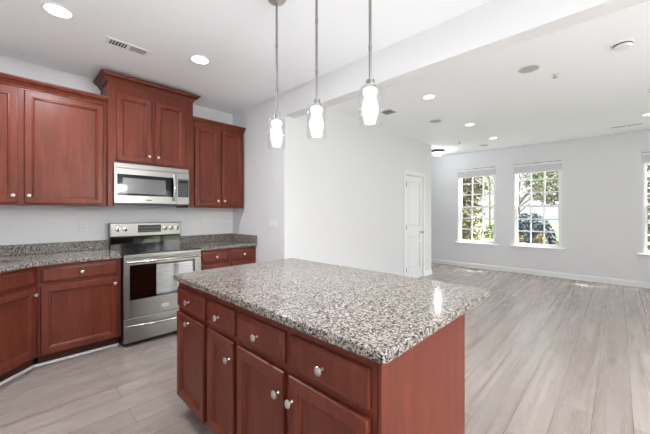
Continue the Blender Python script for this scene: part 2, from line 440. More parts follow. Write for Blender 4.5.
slab = m.obj('door_slab', TRIM, e, smooth=False)
for a, b in ((0.215, 0.725), (0.815, 0.955), (1.045, 1.935)):
    MB().panel(sl1-sl0-2*st-0.002, b-a-0.002, [(0, 0.0199), (0.016, 0.0195), (0.020, 0.0150), (0.044, 0.0060), (0.048, 0.0050)], sl0+st+0.001, a+0.001).obj('raised_panel', TRIM, slab)
for z in (0.24, 1.05, 1.86): MB().box(-0.002, 0.018, -0.022, -0.001, z-0.045, z+0.045, 0.003).obj('hinge', OUTLINE, e)
MB().lathe([(0.032, 0), (0.032, -0.006), (0.011, -0.010), (0.011, -0.030), (0.026, -0.040), (0.029, -0.052), (0.022, -0.064), (0.004, -0.068)], 'Y', (dw-0.075, 0.002, 0.93)).obj('door_knob', NICKEL, e)

# ------------------------------------------------------------------ cabinets
DOORP = [(0, 0), (0, -0.015), (0.003, -0.0205), (0.008, -0.0225), (0.048, -0.0225), (0.052, -0.0165), (0.057, -0.0175), (0.061, -0.0150), (0.066, -0.0070), (0.072, -0.0060)]
DRAWP = [(0, 0), (0, -0.009), (0.003, -0.0130), (0.008, -0.0140), (0.016, -0.0215), (0.022, -0.0225)]
KNOBP = [(0.0075, 0.0), (0.0075, -0.003), (0.0055, -0.006), (0.0055, -0.014), (0.0095, -0.018), (0.0155, -0.021), (0.0165, -0.0245), (0.0135, -0.0285), (0.006, -0.0305), (0.001, -0.0308)]
KNOB = None
def knob(parent, x, z):
    global KNOB
    if KNOB is None:
        KNOB = MB().lathe(KNOBP, 'Y').obj('knob', NICKEL, parent, (x, -0.0220, z)); return KNOB
    return inst(KNOB, 'knob', parent, (x, -0.0220, z))
def front(parent, kind, x0, x1, z0, z1, kx=None, kz=None):
    o = MB().panel(x1-x0, z1-z0, DOORP if kind == 'door' else DRAWP).obj('door' if kind == 'door' else 'drawer_front', CHERRY, parent, (x0, -0.0005, z0))
    if kx is not None: knob(o, kx-x0, kz-z0)
    return o
CROWN = [(0.0, 0.0), (0.010, 0.0), (0.012, 0.012), (0.018, 0.016), (0.022, 0.026), (0.034, 0.038), (0.052, 0.046), (0.056, 0.056), (0.066, 0.060), (0.068, 0.074), (0.0, 0.074)]
def crown(path, z, s, parent): return MB().sweep(path, [(a*s, z+b*s) for a, b in CROWN]).obj('crown_molding', CHERRY, parent)

def base_carcass(parent, w, d, name='carcass', zt=0.878):
    MB().box(0, w, 0, d, 0.105, zt).obj(name, CHERRY, parent, smooth=False)
    MB().box(0.002, w-0.002, 0.075, d-0.01, 0.0, 0.1045).obj('toe_kick', TOEWOOD, parent, smooth=False)
G = 'cherry kitchen cabinets'
YF = 3.515                                    # base cabinet faces
# --- diagonal corner sink cabinet
XB = 0.168
FW = 0.43
bx, by = XB-FW*0.7071, YF-FW*0.7071           # left end of the diagonal face
e = empty('corner_cabinet', (bx, by, 0), 0, 'cherry corner base cabinet set at an angle, at the left edge', 'cabinet', 'cherry base cabinets along the range wall')
CE = e
def turn(o):                                   # the angled face's own parts
    x, y, z = o.location; o.location = ((x-y)*0.70711, (x+y)*0.70711, z); o.rotation_euler.z = PI/4; return o
def rel(x, y): return (x-bx, y-by)
def loc45(x, y):                              # world -> local of the corner unit
    dx, dy = x-bx, y-by; return ((dx+dy)*0.7071, (-dx+dy)*0.7071)
PB = 0.003
foot = [(bx, by), (XB, YF), (XB, YR-PB), (XL+PB, YR-PB), (XL+PB, by)]
MB().prism([rel(*p) for p in foot], 0.105, 0.655).obj('carcass', CHERRY, e, smooth=False)
m = MB(); m.box(0, FW, 0, 0.018, 0.655, 0.878); turn(m.obj('face_frame', CHERRY, e, smooth=False))
o_ = 0.075*0.7071
tb = (XB-0.031, YF+0.075)
tl = (bx-0.075, by+0.031)
MB().prism([rel(*p) for p in [tl, tb, (tb[0], YR-0.02), (XL+0.02, YR-0.02), (XL+0.02, tl[1])]], 0.0, 0.1045).obj('toe_kick', TOEWOOD, e, smooth=False)
p0, p1 = loc45(*tl), loc45(*tb)
turn(MB().box(p0[0], p1[0], p0[1]-0.014, p0[1]-0.0005, 0, 0.022, 0.004).obj('shoe_strip', TRIM, e))
tag(turn(front(e, 'drawer', 0.035, FW-0.035, 0.722, 0.852)), 'false drawer front without a knob')
turn(front(e, 'door', 0.035, FW-0.035, 0.130, 0.697, FW-0.060, 0.640))
# --- cabinet left of the range
e = empty('base_cabinet', (XB+0.001, YF, 0), 0, 'cherry base cabinet left of the stove, one wide drawer over one door', 'cabinet', 'cherry base cabinets along the range wall')
w = 0.762-XB-0.002; d = YR-YF-PB
base_carcass(e, w, d)
MB().box(-0.025, w-0.003, 0.0605, 0.0745, 0, 0.022, 0.004).obj('shoe_strip', TRIM, e)
ox = XB+0.001
front(e, 'drawer', 0.184-ox, 0.733-ox, 0.722, 0.852, 0.458-ox, 0.787)
front(e, 'door', 0.184-ox, 0.733-ox, 0.115, 0.697, 0.706-ox, 0.640)
# --- cabinet right of the range
e = empty('base_cabinet', (1.532, YF, 0), 0, 'cherry base cabinet right of the stove, two drawers side by side', 'cabinet', 'cherry base cabinets along the range wall')
w = XS-1.532-0.004; base_carcass(e, w, d); ox = 1.532
for a, b, k in ((1.566, 1.897, 1.735), (1.942, 2.282, 2.112)): front(e, 'drawer', a-ox, b-ox, 0.722, 0.852, k-ox, 0.787)
front(e, 'door', 1.566-ox, 1.897-ox, 0.115, 0.697, 1.87-ox, 0.64); front(e, 'door', 1.942-ox, 2.282-ox, 0.115, 0.697, 1.97-ox, 0.64)

# --- wall cabinets
YU = 3.800; ZU0, ZU1 = 1.385, 2.425
e = empty('wall_cabinet', (XL+PB, YU, ZU0), 0, 'wide two-door cherry wall cabinet left of the microwave', 'cabinet', 'cherry wall cabinets')
ox = XL+PB; dz = ZU0; du = YR-YU-PB
MB().box(0, 0.698-ox, 0, du, 0, ZU1-dz).obj('carcass', CHERRY, e, smooth=False)
front(e, 'door', -0.50-ox, 0.054-ox, 0.018, 1.020, 0.022-ox, 1.470-dz)
front(e, 'door', 0.092-ox, 0.667-ox, 0.018, 1.020, 0.122-ox, 1.470-dz)
crown([(0.0, 0), (0.698-ox-0.002, 0), (0.698-ox-0.002, 0.0)][:2], ZU1-dz, 1.0, e)
MB().sweep([(0.698-ox-0.0015, 0), (0.722-ox, 0)], [(0.057, ZU1-dz+0.048), (0.066, ZU1-dz+0.060), (0.068, ZU1-dz+0.074), (0.057, ZU1-dz+0.074)]).obj('crown_return', CHERRY, e)
# --- raised cabinet above the microwave
YT = 3.745; TX0, TX1 = 0.700, 1.560
e = empty('wall_cabinet', (TX0, YT, ZU0), 0, 'taller raised cherry cabinet directly above the microwave', 'cabinet', 'cherry wall cabinets')
ox = TX0; dt = YR-YT-PB; w = TX1-TX0
m = MB(); m.box(0, w, 0, dt, 1.838-dz, 2.672-dz); m.box(0, 0.741-ox, 0, dt, 0, 1.838-dz); m.box(1.499-ox, w, 0, dt, 0, 1.838-dz)
m.obj('carcass', CHERRY, e, smooth=False)
front(e, 'door', 0.770-ox, 1.098-ox, 1.862-dz, 2.560-dz, 1.072-ox, 1.935-dz)
front(e, 'door', 1.134-ox, 1.464-ox, 1.862-dz, 2.560-dz, 1.162-ox, 1.935-dz)
crown([(0, dt), (0, 0), (w, 0), (w, dt)], 2.672-dz, 1.0, e)
# --- right wall cabinet
e = empty('wall_cabinet', (TX1+0.001, YU, ZU0), 0, 'narrow two-door cherry wall cabinet right of the microwave', 'cabinet', 'cherry wall cabinets')
ox = TX1+0.001; w = 2.302-ox
MB().box(0, w-0.016, 0, du, 0, ZU1-dz).obj('carcass', CHERRY, e, smooth=False)
front(e, 'door', 1.600-ox, 1.927-ox, 0.018, 1.020, 1.897-ox, 1.475-dz)
front(e, 'door', 1.958-ox, 2.272-ox, 0.018, 1.020, 1.988-ox, 1.475-dz)
crown([(0.002, 0), (w-0.058, 0), (w-0.058, 0.25)][:2]+[(w-0.058, 0.25)] if False else [(0.002, 0), (w-0.016, 0)], ZU1-dz, 1.0, e)

# ------------------------------------------------------------------ worktops
ZC0, ZC1 = 0.879, 0.915
ov = 0.036
# left: follows the diagonal with softened corners
ex, ey = XB-ov*0.414+ov*0.0, YF-ov
sx_, sy_ = bx+ov*0.7071*0.586, by-ov
A = (bx+ov*1.0-ov*0.0, by-0.002)
d1 = (0.7071, -0.7071)
pA = (bx+ov*d1[0], by+ov*d1[1]); pB = (XB+ov*d1[0], YF+ov*d1[1])
# intersection of the offset diagonal with y = YF-ov
tt = (YF-ov-pA[1]); bend = (pA[0]+tt, YF-ov)
curve = []
for k in range(9):
    s_ = k/8; a_ = (bend[0]-0.16*0.7071, bend[1]-0.16*0.7071); b_ = (bend[0]+0.16, bend[1])
    curve.append(((1-s_)**2*a_[0]+2*s_*(1-s_)*bend[0]+s_*s_*b_[0], (1-s_)**2*a_[1]+2*s_*(1-s_)*bend[1]+s_*s_*b_[1]))
tl_ = (by-0.002-pA[1]); start = (pA[0]+tl_, by-0.002)
outline = [start]+curve+[(0.763, YF-ov), (0.763, YR-0.004), (XL+0.004, YR-0.004), (XL+0.004, by-0.002)]
rc = (0.085, 3.640)                                      # right front corner of the sink cut-out
u_, v_ = (-0.7071, -0.7071), (-0.7071, 0.7071)
def skp(a, b): return (rc[0]+u_[0]*a+v_[0]*b, rc[1]+u_[1]*a+v_[1]*b)
hole = [skp(a, b) for a, b in ((0.03, 0), (0.47, 0), (0.5, 0.03), (0.5, 0.33), (0.47, 0.36), (0.03, 0.36), (0, 0.33), (0, 0.03))]
e = empty('countertop', (0, 0, 0), 0, 'speckled granite countertop left of the stove with an angled corner', 'countertop', 'granite counters')
MB().prism(outline, ZC0, ZC1, hole).obj('slab', GRANITE, e)
MB().box(XL+0.026, 0.762, YR-0.024, YR-0.004, ZC1+0.0005, 1.016, 0.003).obj('backsplash', GRANITE, e)
MB().box(XL+0.004, XL+0.025, by, YR-0.004, ZC1+0.0005, 1.016, 0.003).obj('backsplash', GRANITE, e)
# sink hung under the cut-out
e = empty('sink', (rc[0], rc[1], 0.68), -3*PI/4, 'undermount steel sink sunk in the angled corner counter', 'sink')
m = MB()
m.box(-0.012, 0.512, -0.372, 0.012, 0.0, 0.010)
for q in ((-0.012, 0.0, -0.372, 0.012), (0.5, 0.512, -0.372, 0.012), (0.0, 0.5, 0.0, 0.012), (0.0, 0.5, -0.372, -0.36)): m.box(q[0], q[1], q[2], q[3], 0.010, 0.198)
m.obj('basin', STEEL, e, smooth=False)
MB().lathe([(0.045, 0.010), (0.045, 0.013), (0.03, 0.0135), (0.03, 0.011)], 'Z', (0.25, -0.18, 0)).obj('drain', NICKEL, e)
# right
e = empty('countertop', (0, 0, 0), 0, 'short speckled granite countertop right of the stove, against the side wall', 'countertop', 'granite counters')
MB().box(1.531, XS-0.004, YF-ov, YR-0.004, ZC0, ZC1, 0.005).obj('slab', GRANITE, e)
MB().box(1.531, XS-0.026, YR-0.024, YR-0.004, ZC1+0.0005, 1.016, 0.003).obj('backsplash', GRANITE, e)
MB().box(XS-0.025, XS-0.004, YF-ov, YR-0.004, ZC1+0.0005, 1.016, 0.003).obj('side_splash', GRANITE, e)

# ------------------------------------------------------------------ range
RX0, RX1, RF = 0.767, 1.527, 3.470
e = empty('range', (RX0, RF, 0), 0, 'stainless steel electric range with black glass cooktop and window', 'stove')
W = RX1-RX0; D = 4.108-RF
m = MB(); m.box(0, W, 0.0, D, 0.035, 0.902); m.obj('body', BLACK, e, smooth=False)
for x in (0.04, W-0.04):
    for y in (0.05, D-0.05): MB().lathe([(0.018, 0), (0.018, 0.0345)], 'Z', (x, y, 0), 12).obj('leg', BLACK, e)
m = MB(); m.box(-0.001, W+0.001, -0.026, D-0.08, 0.903, 0.917, 0.005); ct = m.obj('cooktop', BLACKGLASS, e)
for bx_, by_, r in ((0.2, 0.14, 0.10), (0.56, 0.14, 0.085), (0.2, 0.42, 0.075), (0.56, 0.42, 0.10)):
    MB().lathe([(r, 0.9171), (r, 0.9175), (r-0.004, 0.9175), (r-0.004, 0.9171)], 'Z', (bx_, by_, 0), 40, cap=False).obj('burner_ring', DARKGREY, ct)
MB().box(0.001, W-0.001, -0.024, -0.0005, 0.868, 0.9025, 0.003).obj('front_rail', STEEL, e)
m = MB()
m.box(0.002, 0.052, -0.032, -0.0005, 0.286, 0.864, 0.004); m.box(W-0.072, W-0.002, -0.032, -0.0005, 0.286, 0.864, 0.004)
m.box(0.052, W-0.072, -0.032, -0.0005, 0.286, 0.458); m.box(0.052, W-0.072, -0.032, -0.0005, 0.802, 0.864)
dr = m.obj('oven_door', STEEL, e)
MB().box(0.078, W-0.098, -0.0330, -0.0315, 0.480, 0.780).obj('window', OVENGLASS, dr, smooth=False)
m = MB()
for q in ((0.0525, 0.078, 0.4585, 0.8015), (W-0.098, W-0.0725, 0.4585, 0.8015), (0.078, W-0.098, 0.4585, 0.480), (0.078, W-0.098, 0.780, 0.8015)): m.box(q[0], q[1], -0.0335, -0.030, q[2], q[3])
m.obj('window_border', BLACKGLASS, dr)
m = MB()
for z in (0.545, 0.640): 
    m.tube([(0.08, -0.012, z), (W-0.10, -0.012, z)], 0.0022, 6); m.tube([(0.08, -0.012, z+0.014), (W-0.10, -0.012, z+0.014)], 0.0014, 6)
m.obj('rack', STEEL, dr)
hp = [(0.02+0.72*k/16, -0.055-0.028*math.sin(PI*k/16), 0.835+0.004*math.sin(PI*k/16)) for k in range(17)]
m = MB(); m.tube(hp, 0.0135, 12); m.tube([(0.03, -0.03, 0.835), (0.03, -0.058, 0.835)], 0.012); m.tube([(0.73, -0.03, 0.835), (0.73, -0.058, 0.835)], 0.012)
m.obj('handle', STEEL2, dr)
m = MB(); m.box(0.338, 0.405, -0.036, -0.0315, 0.334, 0.366, 0.001); bd = m.obj('badge', STEEL2, dr, smooth=False)
MB().box(0.344, 0.399, -0.0368, -0.0358, 0.340, 0.360).obj('badge_plate', STEEL, bd, smooth=False)
dr = MB().box(0.002, W-0.002, -0.030, -0.0005, 0.042, 0.278, 0.006).obj('storage_drawer', STEEL, e)
hp = [(0.02+0.72*k/16, -0.040-0.024*math.sin(PI*k/16), 0.212-0.014*math.sin(PI*k/16)) for k in range(17)]
m = MB(); m.tube(hp, [0.006+0.008*math.sin(PI*k/16) for k in range(17)], 12); m.tube([(0.02, -0.028, 0.212), (0.02, -0.042, 0.212)], 0.008); m.tube([(0.74, -0.028, 0.212), (0.74, -0.042, 0.212)], 0.008)
m.obj('handle', STEEL2, dr)
# backguard
MB().box(0.004, W-0.004, D-0.079, D-0.012, 0.903, 1.045, 0.006).obj('backguard_base', BLACKGLASS, e)
bgd = MB().box(0.0, W, D-0.085, D-0.006, 1.046, 1.203, 0.008).obj('control_panel', STEEL, e)
dsp = MB().box(0.272, 0.520, D-0.0875, D-0.0845, 1.088, 1.176, 0.001).obj('display', BLACK, bgd)
m = MB()
for k in range(9):
    for j in range(2):
        m.box(0.286+k*0.025, 0.302+k*0.025, D-0.0882, D-0.0876, 1.103+j*0.035, 1.109+j*0.035)
m.obj('key_marks', KEYS, dsp, smooth=False); MB().box(0.372, 0.418, D-0.0882, D-0.0876, 1.152, 1.168).obj('clock', DARKGREY, dsp, smooth=False)
for x in (0.073, 0.148, 0.568, 0.638, 0.708):
    k = MB().lathe([(0.027, D-0.0848), (0.027, D-0.089), (0.021, D-0.090), (0.018, D-0.108), (0.002, D-0.110)], 'Y', (x, 0, 1.132)).obj('control_knob', STEEL2, bgd)
    MB().box(x-0.0075, x+0.0075, D-0.118, D-0.107, 1.112, 1.152, 0.003).obj('shadow_grip', BLACK, k)  # black bar widened to carry the knob's shadow crescent

# ------------------------------------------------------------------ microwave
MX0, MX1, MY = 0.7425, 1.4975, 3.735
e = empty('microwave', (MX0, MY, 1.402), 0, 'stainless over-the-range microwave with dark window, hung under raised cabinet', 'microwave')
W = MX1-MX0; z0 = 1.402
MB().box(0, W, 0, YR-MY-PB, 0.016, 0.434).obj('body', DARKGREY, e, smooth=False)
MB().box(0.01, W-0.01, 0.01, YR-MY-PB-0.01, 0.0, 0.0155).obj('base', BLACK, e, smooth=False)
MB().box(0.0, W, -0.020, -0.0005, 0.385, 0.434, 0.003).obj('vent_strip', STEEL, e)
dr = MB().box(0.0, 0.612, -0.030, -0.0005, 0.016, 0.382, 0.004).obj('door', STEEL, e)
MB().box(0.028, 0.600, -0.0318, -0.0295, 0.098, 0.320, 0.001).obj('window', BLACKGLASS, dr)
MB().box(0.075, 0.492, -0.0324, -0.0316, 0.120, 0.282, 0.0003).obj('window_mesh', MWGLASS, dr)
hp = [(0.575, -0.045-0.030*math.sin(PI*k/12), 0.052+0.300*k/12) for k in range(13)]
m = MB(); m.tube(hp, 0.013, 12); m.tube([(0.575, -0.029, 0.058), (0.575, -0.048, 0.058)], 0.011); m.tube([(0.575, -0.029, 0.346), (0.575, -0.048, 0.346)], 0.011)
m.obj('handle', STEEL2, dr)
MB().box(0.290, 0.350, -0.0312, -0.0298, 0.048, 0.058).obj('brand_mark', DARKGREY, dr, smooth=False)
cp = MB().box(0.614, W, -0.030, -0.0005, 0.016, 0.382, 0.004).obj('control_panel', STEEL, e)
kp = MB().box(0.626, W-0.006, -0.0318, -0.0295, 0.100, 0.312, 0.001).obj('keypad', DARKGREY, cp)
m = MB()
for j in range(6):
    for k in range(4): m.box(0.640+k*0.024, 0.654+k*0.024, -0.0324, -0.0317, 0.118+j*0.024, 0.124+j*0.024)
m.obj('key_marks', KEYS, kp, smooth=False); MB().box(0.645, 0.732, -0.0324, -0.0317, 0.268, 0.290).obj('clock', BLACKGLASS, kp, smooth=False)

# ------------------------------------------------------------------ island
IX0, IX1, IYa, IYb = 0.780, 1.472, 0.514, 2.090
def unit(y1, y0, label): return empty('island_cabinet', (IX0, y1, 0), -PI/2, label, 'cabinet', 'cherry cabinets of the island')
def isl(y1, y0, label):
    e = unit(y1, y0, label); w = y1-y0-0.001
    MB().box(0, w, 0, IX1-IX0-0.016, 0.105, 0.878).obj('carcass', CHERRY, e, smooth=False)
    MB().box(0.002, w-0.002, 0.075, IX1-IX0-0.02, 0.0, 0.1045).obj('toe_kick', TOEWOOD, e, smooth=False)
    return e
y1 = 2.090; e = isl(y1, 1.661, 'island cabinet at the far end, drawer and door both with centred knobs')
front(e, 'drawer', y1-2.076, y1-1.684, 0.708, 0.836, y1-1.880, 0.772); front(e, 'door', y1-2.076, y1-1.684, 0.130, 0.678, y1-1.880, 0.645)
y1 = 1.661; e = isl(y1, 1.340, 'narrow island cabinet between the far end unit and the double one')
front(e, 'drawer', y1-1.639, y1-1.360, 0.708, 0.836, y1-1.500, 0.772); front(e, 'door', y1-1.639, y1-1.360, 0.130, 0.678, y1-1.388, 0.592)
y1 = 1.340; e = isl(y1, IYa+0.014, 'wide double island cabinet nearest the camera, two drawers and two doors')
front(e, 'drawer', y1-1.320, y1-0.966, 0.708, 0.836, y1-1.143, 0.772); front(e, 'door', y1-1.320, y1-0.966, 0.130, 0.678, y1-0.992, 0.588)
front(e, 'drawer', y1-0.932, y1-0.553, 0.708, 0.836, y1-0.742, 0.772); front(e, 'door', y1-0.932, y1-0.553, 0.130, 0.678, y1-0.906, 0.588)
tag(MB().box(IX0, IX1, IYa, IYa+0.0125, 0.0, 0.878, 0.002).obj('end_panel', CHERRY), 'flat cherry panel covering the near end of the island', 'cabinet panel')
tag(MB().box(IX1-0.015, IX1, IYa+0.013, IYb, 0.0, 0.878, 0.002).obj('back_panel', CHERRY), 'flat cherry panel along the seating side of the island', 'cabinet panel')
m = MB()
def rrect(x0, x1, y0, y1, r, n=6):
    pts = []
    for cx, cy, a0 in ((x1-r, y1-r, 0), (x0+r, y1-r, PI/2), (x0+r, y0+r, PI), (x1-r, y0+r, 1.5*PI)):
        for k in range(n+1): a = a0+PI/2*k/n; pts.append((cx+r*math.cos(a), cy+r*math.sin(a)))
    return pts
R0 = rrect(0.741, 1.757, 0.478, 2.105, 0.022)
mbm = MB(); bm = mbm.bm
loops = []
for ins, z in ((0.004, ZC0), (0.0, ZC0+0.004), (0.0, ZC1-0.006), (0.002, ZC1-0.002), (0.006, ZC1)):
    loops.append([bm.verts.new((*p, z)) for p in rrect(0.741+ins, 1.757-ins, 0.478+ins, 2.105-ins, 0.022)])
for a, b in zip(loops, loops[1:]):
    for k in range(len(a)): bm.faces.new((a[k], a[(k+1) % len(a)], b[(k+1) % len(a)], b[k]))
bm.faces.new(loops[0]); bm.faces.new(loops[-1])
tag(mbm.obj('island_countertop', GRANITE), 'big speckled granite slab on the island in the foreground', 'countertop', 'granite counters')

# ------------------------------------------------------------------ pendants
def lamp_light(parent, name, kind, watts, loc, size=0.1, color=(0.97, 0.985, 1.0)):
    ld = bpy.data.lights.new(name, kind); ld.energy = watts; ld.color = color
    if kind == 'AREA': ld.shape = 'DISK'; ld.size = size
    else: ld.shadow_soft_size = size
    o = bpy.data.objects.new(name, ld); COL.objects.link(o); o.parent = parent; o.location = loc
    return o
PX, PYS = 1.262, [1.672, 1.285, 0.900]
PL = ['glass pendant lamp farthest from the camera over the island', 'middle of the three glass pendant lamps over the island', 'glass pendant lamp nearest the camera over the island']
SB = 1.755                                   # bottom of glass
proto = None
for i, y in enumerate(PYS):
    if proto is None:
        proto = ROD = mat('satin_nickel_rod', (150, 147, 144), 0.35, 0.95); e = empty('pendant_lamp', (PX, y, C)); proto = e
        b = SB-C
        MB().lathe([(0.062, -0.0005), (0.062, -0.012), (0.055, -0.020), (0.012, -0.024), (0.010, -0.034)], 'Z', n=32).obj('canopy', NICKEL, e)
        m = MB(); m.lathe([(0.0072, -0.030), (0.0072, b+0.222)], 'Z', n=12)
        for zz in (-0.33, -0.63): m.lathe([(0.0090, zz-0.012), (0.0090, zz+0.012)], 'Z', n=12)
        m.obj('rod', ROD, e)
        MB().lathe([(0.009, b+0.232), (0.021, b+0.229), (0.023, b+0.205), (0.031, b+0.203), (0.031, b+0.198)], 'Z').obj('socket_cap', ROD, e)
        m = MB(); m.lathe([(0.030, b+0.1975), (0.050, b+0.194), (0.0575, b+0.184), (0.0575, b+0.003), (0.055, b), (0.0550, b-0.0005)], 'Z', n=40, cap=False)
        m.obj('outer_glass', CLEAR, e)
        prof = [(0.018, b+0.193), (0.026, b+0.186), (0.033, b+0.176), (0.030, b+0.160), (0.024, b+0.148), (0.027, b+0.132), (0.034, b+0.108), (0.0365, b+0.085), (0.034, b+0.058), (0.027, b+0.036), (0.0255, b+0.022), (0.0235, b+0.012), (0.008, b+0.009)]
        MB().lathe([(r*1.14, z) for r, z in prof], 'Z', n=32).obj('frosted_shade', FROST, e)
        lamp_light(e, 'bulb', 'POINT', PENDANT_WATTS, (0, 0, b-0.03), 0.06)
    else:
        e = copy_tree(proto); e.location = (PX, y, C)
    tag(e, PL[i], 'pendant lamp', 'pendant lamps over the island')

# ------------------------------------------------------------------ ceiling fittings
cans = [((0.245, 2.915), 'round recessed light at the upper left, above the left cabinets', 0.095),
        ((1.262, 2.870), 'round recessed light left of the pendants, in front of the raised cabinet', 0.095),
        ((3.664, 1.714), 'largest lit recessed light right of the pendants', 0.080),
        ((5.280, 1.765), 'recessed light midway down the living room ceiling', 0.080),
        ((6.547, 1.752), 'farthest recessed light, above the window nearest the hallway', 0.080),
        ((6.560, -0.330), 'recessed light cut by the right edge, near the slot vent', 0.080)]
extra = [(3.664, -1.5), (5.28, -1.5), (0.62, -1.3)]  # unseen lights; the last one is fill added for the kitchen
proto = None
def can_parts(e):
    MB().lathe([(1.0, -0.0005), (1.0, -0.005), (0.93, -0.008), (0.82, -0.005), (0.80, -0.001)], 'Z', n=36, cap=False).obj('trim_ring', TRIM, e)
    MB().lathe([(0.81, -0.0005), (0.81, -0.0035), (0.5, -0.005), (0.02, -0.0055)], 'Z', n=32).obj('lens', LENS, e)
for (x, y), lab, r in cans+[((x, y), 'unseen recessed ceiling light behind the camera', 0.08) for x, y in extra]:
    if proto is None:
        proto = e = empty('recessed_light', (x, y, C)); can_parts(e)
        for ch in e.children: ch.data.transform(Matrix.Diagonal((0.095, 0.095, 1, 1)))
        l = lamp_light(e, 'downlight', 'AREA', CAN_WATTS, (0, 0, -0.012), 0.15)
        living_lamp = l.data.copy(); living_lamp.energy = LIVING_CAN_WATTS
        near_lamp = l.data.copy(); near_lamp.energy = NEAR_CAN_WATTS
        aisle_fill = l.data.copy(); aisle_fill.energy = AISLE_FILL_WATTS
    else:
        e = copy_tree(proto); e.location = (x, y, C)
        for ch in e.children:
            if ch.type == 'LIGHT': ch.data = living_lamp if x > 3 else near_lamp if y > 2 else aisle_fill
        e.scale = (r/0.095, r/0.095, 1)
    tag(e, lab, 'ceiling light', 'recessed ceiling lights')
# in-ceiling speakers
proto = None
for (x, y), lab in [((3.657, 0.655), 'large grey speaker disc, nearest of those in the ceiling'), ((4.700, 2.090), 'grey speaker disc beside the dark square vent'), ((7.100, 2.085), 'farthest grey speaker disc, above the window nearest the hallway')]:
    if proto is None:
        proto = e = empty('ceiling_speaker', (x, y, C))
        MB().lathe([(0.098, -0.0005), (0.098, -0.005), (0.092, -0.007), (0.086, -0.004)], 'Z', n=36, cap=False).obj('rim', TRIM, e)
        MB().lathe([(0.0865, -0.0005), (0.0865, -0.003), (0.01, -0.004)], 'Z', n=36).obj('grille', GREYCLOTH, e)
    else: e = copy_tree(proto); e.location = (x, y, C)
    tag(e, lab, 'speaker', 'speakers set in the ceiling')
# sprinklers
proto = None
for (x, y), lab in [((4.000, 0.480), 'small sprinkler head beside the nearest ceiling speaker'), ((6.475, 2.368), 'tiny far sprinkler head near the hallway light'), ((5.250, -0.285), 'sprinkler head at the right edge, above the slot vent')]:
    if proto is None:
        proto = e = empty('sprinkler_head', (x, y, C))
        MB().lathe([(0.036, -0.0005), (0.036, -0.004), (0.016, -0.010)], 'Z').obj('escutcheon', TRIM, e)
        m = MB(); m.lathe([(0.011, -0.010), (0.009, -0.030), (0.024, -0.031), (0.024, -0.034), (0.003, -0.035)], 'Z', n=16); m.obj('nozzle', NICKEL, e)
    else: e = copy_tree(proto); e.location = (x, y, C)
    tag(e, lab, 'sprinkler', 'fire sprinkler heads')
# smoke detector
e = empty('smoke_detector', (3.660, -0.028, C), 0, 'round white smoke detector on the ceiling at upper right', 'smoke detector')
MB().lathe([(0.072, -0.0005), (0.072, -0.012), (0.066, -0.016)], 'Z', n=32).obj('mounting_plate', WHITE, e)
MB().lathe([(0.060, -0.0165), (0.062, -0.032), (0.052, -0.044), (0.012, -0.048)], 'Z', n=32).obj('cover', WHITE, e)
MB().lathe([(0.0625, -0.018), (0.0635, -0.022), (0.0625, -0.026)], 'Z', n=32, cap=False).obj('vent_slot', DARKSLOT, e)
# kitchen register
e = empty('ceiling_vent', (0.727, 3.108, C), 0, 'white rectangular vent above the raised cabinet, half open louvres', 'vent', 'ceiling vents')
m = MB(); fw, fd = 0.165, 0.066
m.box(-fw, fw, -fd, -fd+0.022, -0.007, -0.0005, 0.002); m.box(-fw, fw, fd-0.022, fd, -0.007, -0.0005, 0.002); m.box(-fw, -fw+0.030, -fd+0.022, fd-0.022, -0.007, -0.0005, 0.002); m.box(fw-0.030, fw, -fd+0.022, fd-0.022, -0.007, -0.0005, 0.002); m.box(-0.012, 0.012, -fd+0.022, fd-0.022, -0.007, -0.0005)
m.obj('frame', TRIM, e)
MB().box(-fw+0.03, fw-0.03, -fd+0.022, fd-0.022, -0.0012, -0.0004).obj('backing', DARKSLOT, e, smooth=False)
m = MB()
for k in range(5): m.box(-0.119+k*0.022, -0.115+k*0.022, -fd+0.022, fd-0.022, -0.0030, -0.0014)
for k in range(2): m.box(-0.133, -0.013, -0.016+k*0.028, -0.012+k*0.028, -0.0028, -0.0016)
m.obj('open_louvres', TRIM, e, smooth=False)
m = MB()
for k in range(11): m.box(0.015+k*0.0105, 0.0235+k*0.0105, -fd+0.022, fd-0.022, -0.0052, -0.0014)
m.obj('closed_louvres', GREYCLOTH, e, smooth=False)
# dark square vent
e = empty('ceiling_vent', (3.80, 2.395, C), 0, 'small dark vent on the ceiling behind the nearest pendant', 'vent', 'ceiling vents')
m = MB(); q = 0.085
for a in ((-q, q, -q, -q+0.02), (-q, q, q-0.02, q), (-q, -q+0.02, -q+0.02, q-0.02), (q-0.02, q, -q+0.02, q-0.02)): m.box(*a, -0.007, -0.0005)
m.obj('frame', GREYCLOTH, e, smooth=False); MB().box(-q+0.02, q-0.02, -q+0.02, q-0.02, -0.002, -0.0005).obj('backing', DARKSLOT, e, smooth=False)
m = MB()
for k in range(5): m.box(-q+0.028+k*0.026, -q+0.034+k*0.026, -q+0.02, q-0.02, -0.006, -0.0022)
m.obj('louvres', GREYCLOTH, e, smooth=False)
# slot vent by the windows
e = empty('ceiling_vent', (7.175, -0.10, C), 0, 'long slot vent on the ceiling above the middle and right windows', 'vent', 'ceiling vents')
m = MB(); m.box(-0.035, -0.020, -0.20, 0.20, -0.0025, -0.0005); m.box(0.020, 0.035, -0.20, 0.20, -0.0025, -0.0005)
for y in (-0.2, -0.008, 0.184): m.box(-0.020, 0.020, y, y+0.016, -0.0024, -0.0005)
m.obj('frame', TRIM, e, smooth=False); MB().box(-0.020, 0.020, -0.2, 0.2, -0.0015, -0.0004).obj('backing', DARKSLOT, e, smooth=False)
MB().box(-0.0015, 0.0015, -0.184, 0.184, -0.0023, -0.0017).obj('louvre', GREYCLOTH, e, smooth=False)
